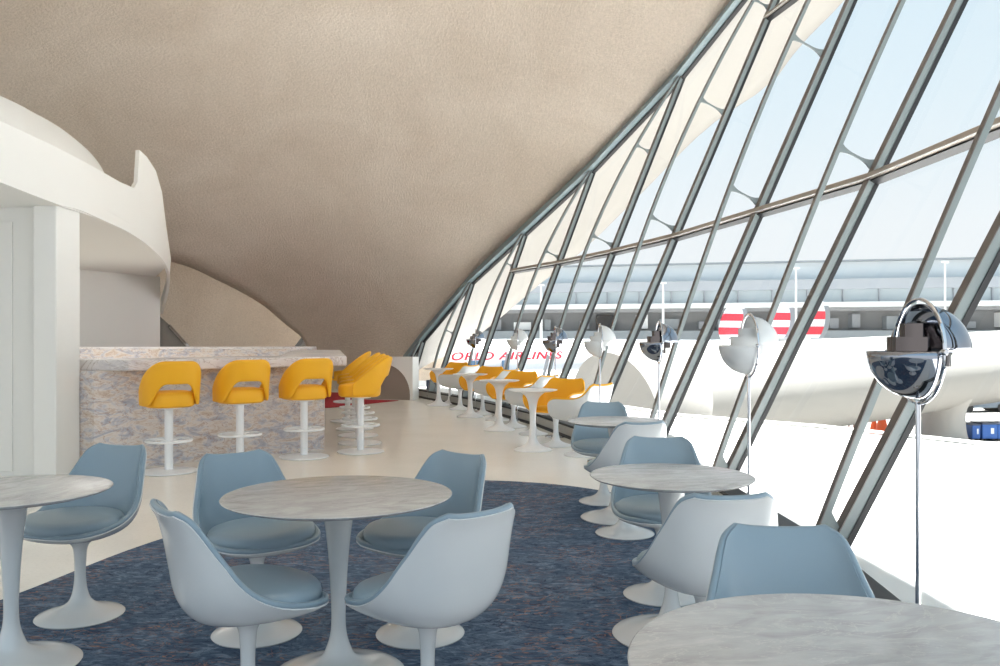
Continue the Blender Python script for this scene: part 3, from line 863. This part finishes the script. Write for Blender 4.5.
# ------------------------------------------------------------------ floor lamps with a ring and two quarter-sphere shades
# local: ring lies in the local YZ plane, lower shade on the +X side
def quarter(bm, R, side, low, n=14):
    rows = []
    for i in range(n + 1):
        ph = PI / 2 * i / n                     # from the horizontal rim to the pole
        row = []
        for k in range(2 * n + 1):
            th = -PI / 2 + PI * k / (2 * n)
            row.append(Vector((side * R * math.cos(ph) * math.cos(th), R * math.cos(ph) * math.sin(th), (-1 if low else 1) * R * math.sin(ph))))
        rows.append(row)
    add_grid(bm, rows)
    bmesh.ops.remove_doubles(bm, verts=bm.verts[:], dist=1e-5)
def make_lamp(mat):
    t = empty('floor_lamp')
    HZ = 1.30; R = .17
    bm = BM(); add_lathe(bm, [(0, 0), (.135, 0), (.14, .006), (.135, .016), (.03, .022), (.012, .04), (0, .04)], 40); obj('base_disc', bm, 'chrome', t)
    bm = BM(); add_tube(bm, [(0, 0, .02), (0, 0, .6), (0, 0, HZ - .18)], .0095, 12); obj('pole', bm, 'chrome', t)
    bm = BM(); add_tube(bm, [(0, .186 * math.cos(a), HZ + .186 * math.sin(a)) for a in [2 * PI * k / 64 for k in range(64)]], .007, 8, closed=True)
    rg = obj('ring', bm, 'chrome', t)
    for sg in (-1, 1):
        bm = BM(); add_lathe(bm, [(0, -.016), (.008, -.016), (.012, -.008), (.012, .01), (0, .01)], 16, Matrix.Translation((0, sg * .18, HZ)) @ Matrix.Rotation(PI / 2, 4, 'X')); obj('pivot', bm, 'chrome', rg)
    bm = BM(); quarter(bm, R, 1, True); bmesh.ops.translate(bm, vec=(.002, 0, HZ), verts=bm.verts[:])
    solid(obj('lower_shade', bm, mat, t, angle=80), .003, 0)
    bm = BM(); quarter(bm, R, -1, False); bmesh.ops.translate(bm, vec=(-.002, 0, HZ), verts=bm.verts[:])
    solid(obj('upper_shade', bm, mat, t, angle=80), .003, 0)
    bm = BM()
    add_lathe(bm, [(0, -.1), (.062, -.1), (.062, -.052), (.105, -.052), (.105, 0), (.105, .052), (.062, .052), (.062, .1), (.052, .1), (.05, .06), (0, .06)], 40, Matrix.Translation((0, 0, HZ)))
    obj('core', bm, 'core_metal' if mat == 'dark_chrome' else mat, t, angle=25)
    return t
lc, lw = make_lamp('dark_chrome'), make_lamp('shell_white')
LM = [((1.505, 3.06), 'c', 'chrome floor lamp with quarter-sphere shades closest to the camera, beside the corner table'),
      ((1.47, 5.02), 'w', 'white floor lamp with quarter-sphere shades second from the camera, near the striped tail fins'),
      ((1.42, 7.6), 'c', 'chrome floor lamp third from the camera behind the middle window table'),
      ((1.075, 9.15), 'w', 'white floor lamp fourth from the camera beside the end yellow armchair'),
      ((.74, 11.4), 'c', 'chrome floor lamp beyond the nearest yellow armchairs, fifth from the camera'),
      ((.28, 13.6), 'w', 'white floor lamp in front of the red lettering, sixth from the camera'),
      ((-.45, 15.7), 'c', 'chrome floor lamp farthest from the camera, over the far yellow armchairs')]
used = set()
for (x, y), k, lb in LM:
    src = lc if k == 'c' else lw
    rz = PI
    if k not in used: used.add(k); place(src, x, y, rz, lb, 'floor lamp', 'floor lamps along the window')
    else: dup(src, (x, y, 0), rz, lb)

# ------------------------------------------------------------------ outside: tube walkway
tube = empty('passenger_tube', (0, 0, 0)); tag(tube, 'white concrete passenger walkway tube running across the apron', 'walkway')
ta, tb = Vector((5.6, 33.5, -1.25)), Vector((52, 68, .2))
P = [ta.lerp(tb, k / 12) for k in range(13)]
bm = BM(); add_tube(bm, P, [2.15 - .0 * k for k in range(13)], 40); obj('tube_shell', bm, 'concrete_white', tube, angle=60)
dr = (tb - ta).normalized()
bm = BM(); add_tube(bm, [ta - dr * 1.6 + UP * -.3, ta - dr * .4 + UP * -.15, ta + dr * .9, ta + dr * 1.6], [2.35, 2.55, 2.5, 2.2], 40); obj('portal_collar', bm, 'overhang', tube, angle=60)
for q in (.415, .72):
    p = ta.lerp(tb, q)
    bm = BM()
    add_lathe(bm, smooth_prof([(1.35, 0), (1.2, .8), (1.25, 1.8), (1.9, 2.9), (2.1, 3.6)], 4), 24, Matrix.Translation((p.x, p.y, GZ)))
    obj('pier', bm, 'overhang', tube, angle=60)

# ------------------------------------------------------------------ outside: propeller airliner
pa = Vector((.86, .5, 0)).normalized(); pn = Vector((-pa.y, pa.x, 0))
mid = at(540, 366, 60); mid.z = -.75
plane = empty('airliner', mid, math.atan2(pa.y, pa.x)); tag(plane, 'white vintage airliner with red lettering and striped tail fins parked outside', 'airplane')
# local: +X towards the tail, +Y away, +Z up
prof = [(-15, .15, -.4), (-14.2, .75, -.3), (-12.5, 1.35, -.1), (-9, 1.72, .05), (-3, 1.8, .1), (4, 1.8, .1), (9, 1.6, .25), (14, 1.2, .6), (21, .7, 1.1), (27, .2, 1.6)]
sp = spline([Vector(p) for p in prof], 5)
bm = BM(); add_tube(bm, [(p.x, 0, p.z) for p in sp], [p.y for p in sp], 28); obj('fuselage', bm, 'plane_white', plane, angle=60)
m, nt, b = new_mat('striped fin paint'); M['fin'] = m
tcn = nt.nodes.new('ShaderNodeTexCoord'); sx = nt.nodes.new('ShaderNodeSeparateXYZ'); nt.links.new(tcn.outputs['Object'], sx.inputs[0])
st = [(0, (240, 240, 242))]
def stripes(fac):
    r = nt.nodes.new('ShaderNodeValToRGB'); r.color_ramp.interpolation = 'CONSTANT'
    e = r.color_ramp.elements
    W, Rr = lin((240, 241, 243)), lin((228, 52, 70))
    vals = [(0, W), (.24, Rr), (.42, W), (.58, Rr), (.76, W)]
    while len(e) < len(vals): e.new(.5)
    for el, (p, c_) in zip(e, vals): el.position = p; el.color = c_
    nt.links.new(fac, r.inputs[0]); return r.outputs[0]
mr = nt.nodes.new('ShaderNodeMapRange'); mr.inputs[1].default_value = -.4; mr.inputs[2].default_value = 3.2
nt.links.new(sx.outputs['Z'], mr.inputs[0]); nt.links.new(stripes(mr.outputs[0]), b.inputs['Base Color']); b.inputs['Roughness'].default_value = .4
for k, (fx, fy) in enumerate(((22.8, -4.4), (23.8, 0), (22.8, 4.4))):
    ol = []
    for a in [2 * PI * q / 28 for q in range(28)]:
        ca, sa = math.cos(a), math.sin(a)
        z = 1.3 + (1.9 if sa > 0 else 1.5) * sa
        x = 1.55 * math.copysign(abs(ca) ** .85, ca) + .28 * z
        ol.append(Vector((x, -.08, z)))
    bm = BM(); add_extrude(bm, ol, Vector((0, .16, 0)))
    o = obj('tail_fin', bm, 'fin', plane, smooth=False, loc=(fx, fy, 1.75))
    bm = BM(); rd = [p + Vector((.16, -.012, 0)) for p in ol if p.x - .28 * p.z > .8]
    rd.sort(key=lambda p: p.z)
    inn_ = [Vector((p.x - .55, p.y, p.z)) for p in rd][::-1]
    add_extrude(bm, rd + inn_, Vector((0, .184, 0))); obj('rudder', bm, 'plane_grey', o, smooth=False)
bm = BM(); add_extrude(bm, [(22.7, -4.6, 1.75), (25, -4.6, 1.75), (25.7, 0, 1.75), (25, 4.6, 1.75), (22.7, 4.6, 1.75), (21.9, 0, 1.75)], UP * .2); obj('tailplane', bm, 'plane_white', plane, smooth=False)
bm = BM(); add_extrude(bm, [(-3.5, 0, -1.2), (1.8, 0, -1.2), (0.6, 17, -.3), (-1.0, 17, -.3)], UP * .35); add_extrude(bm, [(-3.5, 0, -1.2), (1.8, 0, -1.2), (0.6, -17, -.3), (-1.0, -17, -.3)], UP * .35); obj('wing', bm, 'plane_grey', plane, smooth=False)
for ey in (-9.5, -5, 5, 9.5):
    bm = BM(); add_tube(bm, [(-6, ey, -.75), (-5.6, ey, -.75), (-4, ey, -.75), (0, ey, -.7), (2, ey, -.6)], [.35, .65, .72, .6, .1], 16)
    e_ = obj('engine', bm, 'plane_white', plane, angle=60)
    bm = BM()
    for q in range(3):
        add_box(bm, (0, 0, 1.0), (.08, .22, 1.9), Matrix.Translation((-6.05, ey, -.75)) @ Matrix.Rotation(q * 2 * PI / 3 + .4, 4, 'X'))
    obj('propeller', bm, 'plane_grey', e_, smooth=False)
for gx, gy in ((-11, 0), (-.5, -4.5), (-.5, 4.5)):
    bm = BM(); add_tube(bm, [(gx, gy, -1.3), (gx, gy, GZ - mid.z + .45)], .1, 8); g_ = obj('landing_gear', bm, 'plane_grey', plane)
    bm = BM(); add_lathe(bm, [(0, -.15), (.42, -.15), (.48, -.08), (.48, .08), (.42, .15), (0, .15)], 24, Matrix.Translation((gx, gy, GZ - mid.z + .48)) @ Matrix.Rotation(PI / 2, 4, 'X')); obj('wheel', bm, 'black', g_)
for wx, wz in ((-5.9, -.02), (-3.6, -.02), (2, .35), (3.2, .35), (4.4, .35), (5.6, .35)):
    pass
def on_hull(x, z):                                 # near side of the hull at local x, z
    for a, b_ in zip(sp, sp[1:]):
        if a.x <= x <= b_.x:
            t = (x - a.x) / (b_.x - a.x); r = a.y + (b_.y - a.y) * t; cz = a.z + (b_.z - a.z) * t
            return -math.sqrt(max(r * r - (z - cz) ** 2, .01))
    return -1.7
for wx, ww, wh in ((-6.2, .62, .8), (-3.9, .55, .75)):
    bm = BM(); add_box(bm, (wx, on_hull(wx, 0.15) - .02, .12), (ww, .1, wh), bevel=.04); w_ = obj('door', bm, 'plane_window', plane, smooth=False)
def text(s_, size, parent, mat, shear=.25):
    cu = bpy.data.curves.new('lettering', 'FONT'); cu.body = s_; cu.size = size; cu.shear = shear; cu.extrude = .02; cu.offset = .02
    cu.space_character = 1.12
    o = bpy.data.objects.new('lettering', cu); COL.objects.link(o); cu.materials.append(M[mat]); o.parent = parent
    o.rotation_euler = (PI / 2, 0, 0)
    dg = bpy.context.evaluated_depsgraph_get(); dg.update()
    me = bpy.data.meshes.new_from_object(o.evaluated_get(dg))
    bpy.data.objects.remove(o)
    o = bpy.data.objects.new('lettering', me); COL.objects.link(o); o.parent = parent; o.rotation_euler = (PI / 2, 0, 0)
    if not me.materials: me.materials.append(M[mat])
    return o
tx = text('TRANS WORLD AIRLINES', 1.0, plane, 'plane_red'); tx.location = (-13.5, -1.86, .55); tx.scale = (1.12, .72, 1)
TX = tx

# ------------------------------------------------------------------ outside: terminal building
bx0, bx1, by0, by1 = -70, 150, 142, 128
term = empty('terminal_building', (0, 140, GZ)); tag(term, 'long low airport terminal with glass band and dark base across the horizon', 'building')
def hz(y, d=140): return EYE + (HOR - y) * d / F - GZ
def slab(name, y0, y1, mat, dy=0, dep=8, x0=bx0, x1=bx1):
    z0, z1 = hz(y1), hz(y0)
    bm = BM()
    add_prism(bm, [(x0, dy + 17), (x1, dy - 38), (x1, dy - 38 + dep), (x0, dy + 17 + dep)], z0, z1)
    return obj(name, bm, mat, term, smooth=False)
slab('roof_edge', 264, 265.6, 'mid_wall', 6, 30)
slab('canopy_roof', 265.6, 283, 'canopy', 7, 20)
slab('fascia_band', 283, 292.5, 'fascia', 3, 20)
gb = slab('glass_band', 292.5, 305.5, 'facade_glass', 4, 20)
slab('ledge_slab', 305.5, 310, 'ledge', -2, 20)
slab('shaded_soffit', 310, 313, 'fascia', 1, 20)
dw = slab('dark_storey', 313, 331, 'dark_wall', 3, 20)
slab('base_storey', 331, 372, 'mid_wall', 0, 20)
for k in range(44):
    x = bx0 + 5 * k + 2.5; yy = 17 - 55 * (x - bx0) / (bx1 - bx0)
    bm = BM(); add_box(bm, (x, yy + 3.8, (hz(292.5) + hz(305.5)) / 2), (.18, .3, hz(292.5) - hz(305.5))); obj('glazing_bar', bm, 'fascia', gb, smooth=False)
random.seed(3)
for k in range(48):
    x = bx0 + 4.6 * k + random.uniform(-1, 1); yy = 17 - 55 * (x - bx0) / (bx1 - bx0)
    w = random.uniform(.8, 3.0); h = random.uniform(.8, 2.4); z = hz(331) + random.uniform(.1, .5) + h / 2
    bm = BM(); add_box(bm, (x, yy + 2.4, z), (w, 1.5, h)); obj('bay_box', bm, random.choice(['ledge', 'mid_wall', 'fascia', 'black']), dw, smooth=False)
mast0 = None
MS = [(541, 285, 'thin white light mast before the terminal beside the overhang edge'), (663, 283, 'thin white light mast above the third chrome lamp'), (796, 268, 'thin white light mast just above the striped tail fins'), (945, 262, 'thin white light mast above the chrome lamp closest to the camera')]
for x, y, lb in MS:
    p = at(x, 336, 112)
    h = EYE + (HOR - y) * 112 / F - GZ
    t = empty('light_mast', (p.x, 112, GZ)); tag(t, lb, 'light mast', 'light masts before the terminal')
    bm = BM(); add_tube(bm, [(0, 0, 0), (0, 0, h)], [.22, .12], 8); obj('pole', bm, 'ledge', t)
    bm = BM(); add_box(bm, (0, 0, h), (.9, .3, .25)); obj('lamp_head', bm, 'ledge', t, smooth=False)

# apron clutter beyond the tube
def cone(x, d, h, lb):
    p = at(x, 400, d)
    t = empty('traffic_cone', (p.x, d, GZ)); tag(t, lb, 'traffic cone')
    bm = BM(); add_lathe(bm, [(0, .06), (h * .3, .06), (h * .22, h * .3), (h * .07, h), (0, h)], 16); obj('cone_body', bm, 'orange', t)
    bm = BM(); add_box(bm, (0, 0, .03), (h * .75, h * .75, .06)); obj('base_plate', bm, 'orange', t, smooth=False)
cone(882, 46, 1.7, 'tall orange marker cone on the apron left of the tube pier')
cone(874, 47.5, 1.25, 'shorter orange marker cone beside the tall one on the apron')
for k, x in enumerate((842, 849, 854, 859)):
    p = at(x, 400, 46); bm = BM(); add_tube(bm, [(0, 0, 0), (0, 0, 1.25)], .05, 8); add_tube(bm, [(0, 0, 0), (0, 0, .08)], .11, 10)
    o = obj('marker_post', bm, 'rust', None, loc=(p.x, 46, GZ))
    tag(o, ['thin rusty post, first of four left of the cones', 'thin rusty post, second of four left of the cones', 'thin rusty post, third of four left of the cones', 'thin rusty post, fourth of four, nearest the cones'][k], 'post', 'rusty posts on the apron')
def crate(x, d, w, h, mat, lb, name='container', cat='container'):
    p = at(x, 400, d); t = empty(name, (p.x, d, GZ)); tag(t, lb, cat)
    bm = BM(); add_box(bm, (0, 0, .12 + h / 2), (w, 1.2, h), bevel=.04); obj('body', bm, mat, t, smooth=False)
    bm = BM(); add_box(bm, (0, 0, .12 + h + .03), (w * 1.04, 1.24, .08)); obj('lid', bm, 'dark_blue', t, smooth=False)
    bm = BM(); add_box(bm, (w * .15, -.61, .12 + h * .55), (w * .2, .02, h * .4)); obj('label_plate', bm, 'ledge', t, smooth=False)
    for s_ in (-1, 1):
        bm = BM(); add_box(bm, (s_ * w * .35, 0, .06), (.2, .9, .12)); obj('foot', bm, 'black', t, smooth=False)
crate(970.5, 48, .45, .75, 'container_blue', 'small blue waste container standing alone beside the tube pier')
crate(984, 48, .85, .8, 'container_blue', 'wide blue container on the apron between the small one and the picture edge')
crate(999, 48, .8, .8, 'container_blue', 'wide blue container at the very edge of the view on the apron')
def car(x, d, mat, lb, w=4.4):
    p = at(x, 400, d); t = empty('car', (p.x, d, GZ), .1); tag(t, lb, 'car')
    ol = [(-.5, .35), (.5, .35), (.5, .75), (.38, .9), (.22, 1.42), (-.18, 1.45), (-.36, .98), (-.5, .85)]
    bm = BM(); add_extrude(bm, [(a * w, -.85, b_) for a, b_ in ol], Vector((0, 1.7, 0))); obj('car_body', bm, mat, t, smooth=False)
    bm = BM(); add_extrude(bm, [(a * w, -.87, b_) for a, b_ in [(.33, .93), (.21, 1.36), (-.16, 1.38), (-.31, .98)]], Vector((0, 1.74, 0))); obj('window', bm, 'plane_window', t, smooth=False)
    for sx_ in (-.3, .3):
        bm = BM(); add_lathe(bm, [(0, -.9), (.33, -.9), (.33, .9), (0, .9)], 20, Matrix.Translation((sx_ * w, 0, .33)) @ Matrix.Rotation(PI / 2, 4, 'X')); obj('wheel', bm, 'black', t)
car(978, 66, 'car_paint', 'grey car parked behind the blue containers')
car(930, 70, 'car_white', 'white car parked behind the tube pier')
for x, d, lb in ((431, 20.8, 'dark blue case outside the glass under the farthest yellow armchair'), (466, 19.2, 'dark blue case outside the glass under the middle yellow armchairs')):
    p = at(x, 390, d); bm = BM(); add_box(bm, (0, 0, .16), (.22, .2, .3), bevel=.02)
    o = obj('case', bm, 'dark_blue', None, smooth=False, loc=(p.x, d, -.03)); tag(o, lb, 'case')

# ------------------------------------------------------------------ camera, light
cam = bpy.data.cameras.new('camera'); co = bpy.data.objects.new('camera', cam); COL.objects.link(co)
co.location = (0, 0, EYE); co.rotation_euler = (PI / 2, 0, 0)
cam.sensor_width = 36; cam.lens = 36 * F / 1000; cam.shift_y = .003; cam.clip_end = 1000; cam.clip_start = .05
S.camera = co

sun = bpy.data.lights.new('sun', 'SUN'); so = bpy.data.objects.new('sun', sun); COL.objects.link(so)
sun.energy = 20; sun.angle = math.radians(.6); sun.color = (1, .985, .965)
so.rotation_euler = Vector((.50, .31, 1.06)).to_track_quat('Z', 'Y').to_euler()
so.location = (20, -10, 40)

ar = bpy.data.lights.new('bar_fill', 'AREA'); ao = bpy.data.objects.new('bar_fill', ar); COL.objects.link(ao)  # added fill without a fitting, lifts the wall behind the counter
ar.shape = 'RECTANGLE'; ar.size = 4.0; ar.size_y = .25; ar.energy = 45; ar.color = (1, .98, .95)
ao.location = (-6.6, 12.2, 2.57); ao.rotation_euler = (0, 0, math.atan2(1, .25))
w = bpy.data.worlds.new('sky'); S.world = w; w.use_nodes = True; nt = w.node_tree
bg = nt.nodes['Background']
tcw = nt.nodes.new('ShaderNodeTexCoord'); sx = nt.nodes.new('ShaderNodeSeparateXYZ'); nt.links.new(tcw.outputs['Generated'], sx.inputs[0])
r = ramp(nt, sx.outputs['Z'], [(0, (244, 247, 250)), (.12, (242, 248, 252)), (.25, (228, 243, 252)), (.5, (208, 234, 250)), (1, (170, 210, 240))])
# the haze is brighter on the side of the sky behind the camera
mr = nt.nodes.new('ShaderNodeMapRange'); mr.interpolation_type = 'SMOOTHSTEP'
mr.inputs[1].default_value = .1; mr.inputs[2].default_value = -.8; mr.inputs[3].default_value = .76; mr.inputs[4].default_value = 1.0
nt.links.new(sx.outputs['Y'], mr.inputs[0]); nt.links.new(mr.outputs[0], bg.inputs['Strength'])
nt.links.new(r, bg.inputs['Color'])

vs = S.view_settings
vs.view_transform = 'Standard'; vs.look = 'None'; vs.gamma = 1; vs.use_curve_mapping = False
vs.exposure = .45
S.cycles.max_bounces = 8; S.cycles.diffuse_bounces = 5; S.cycles.transparent_max_bounces = 24
S.cycles.use_denoising = True
S.cycles.sample_clamp_indirect = 8
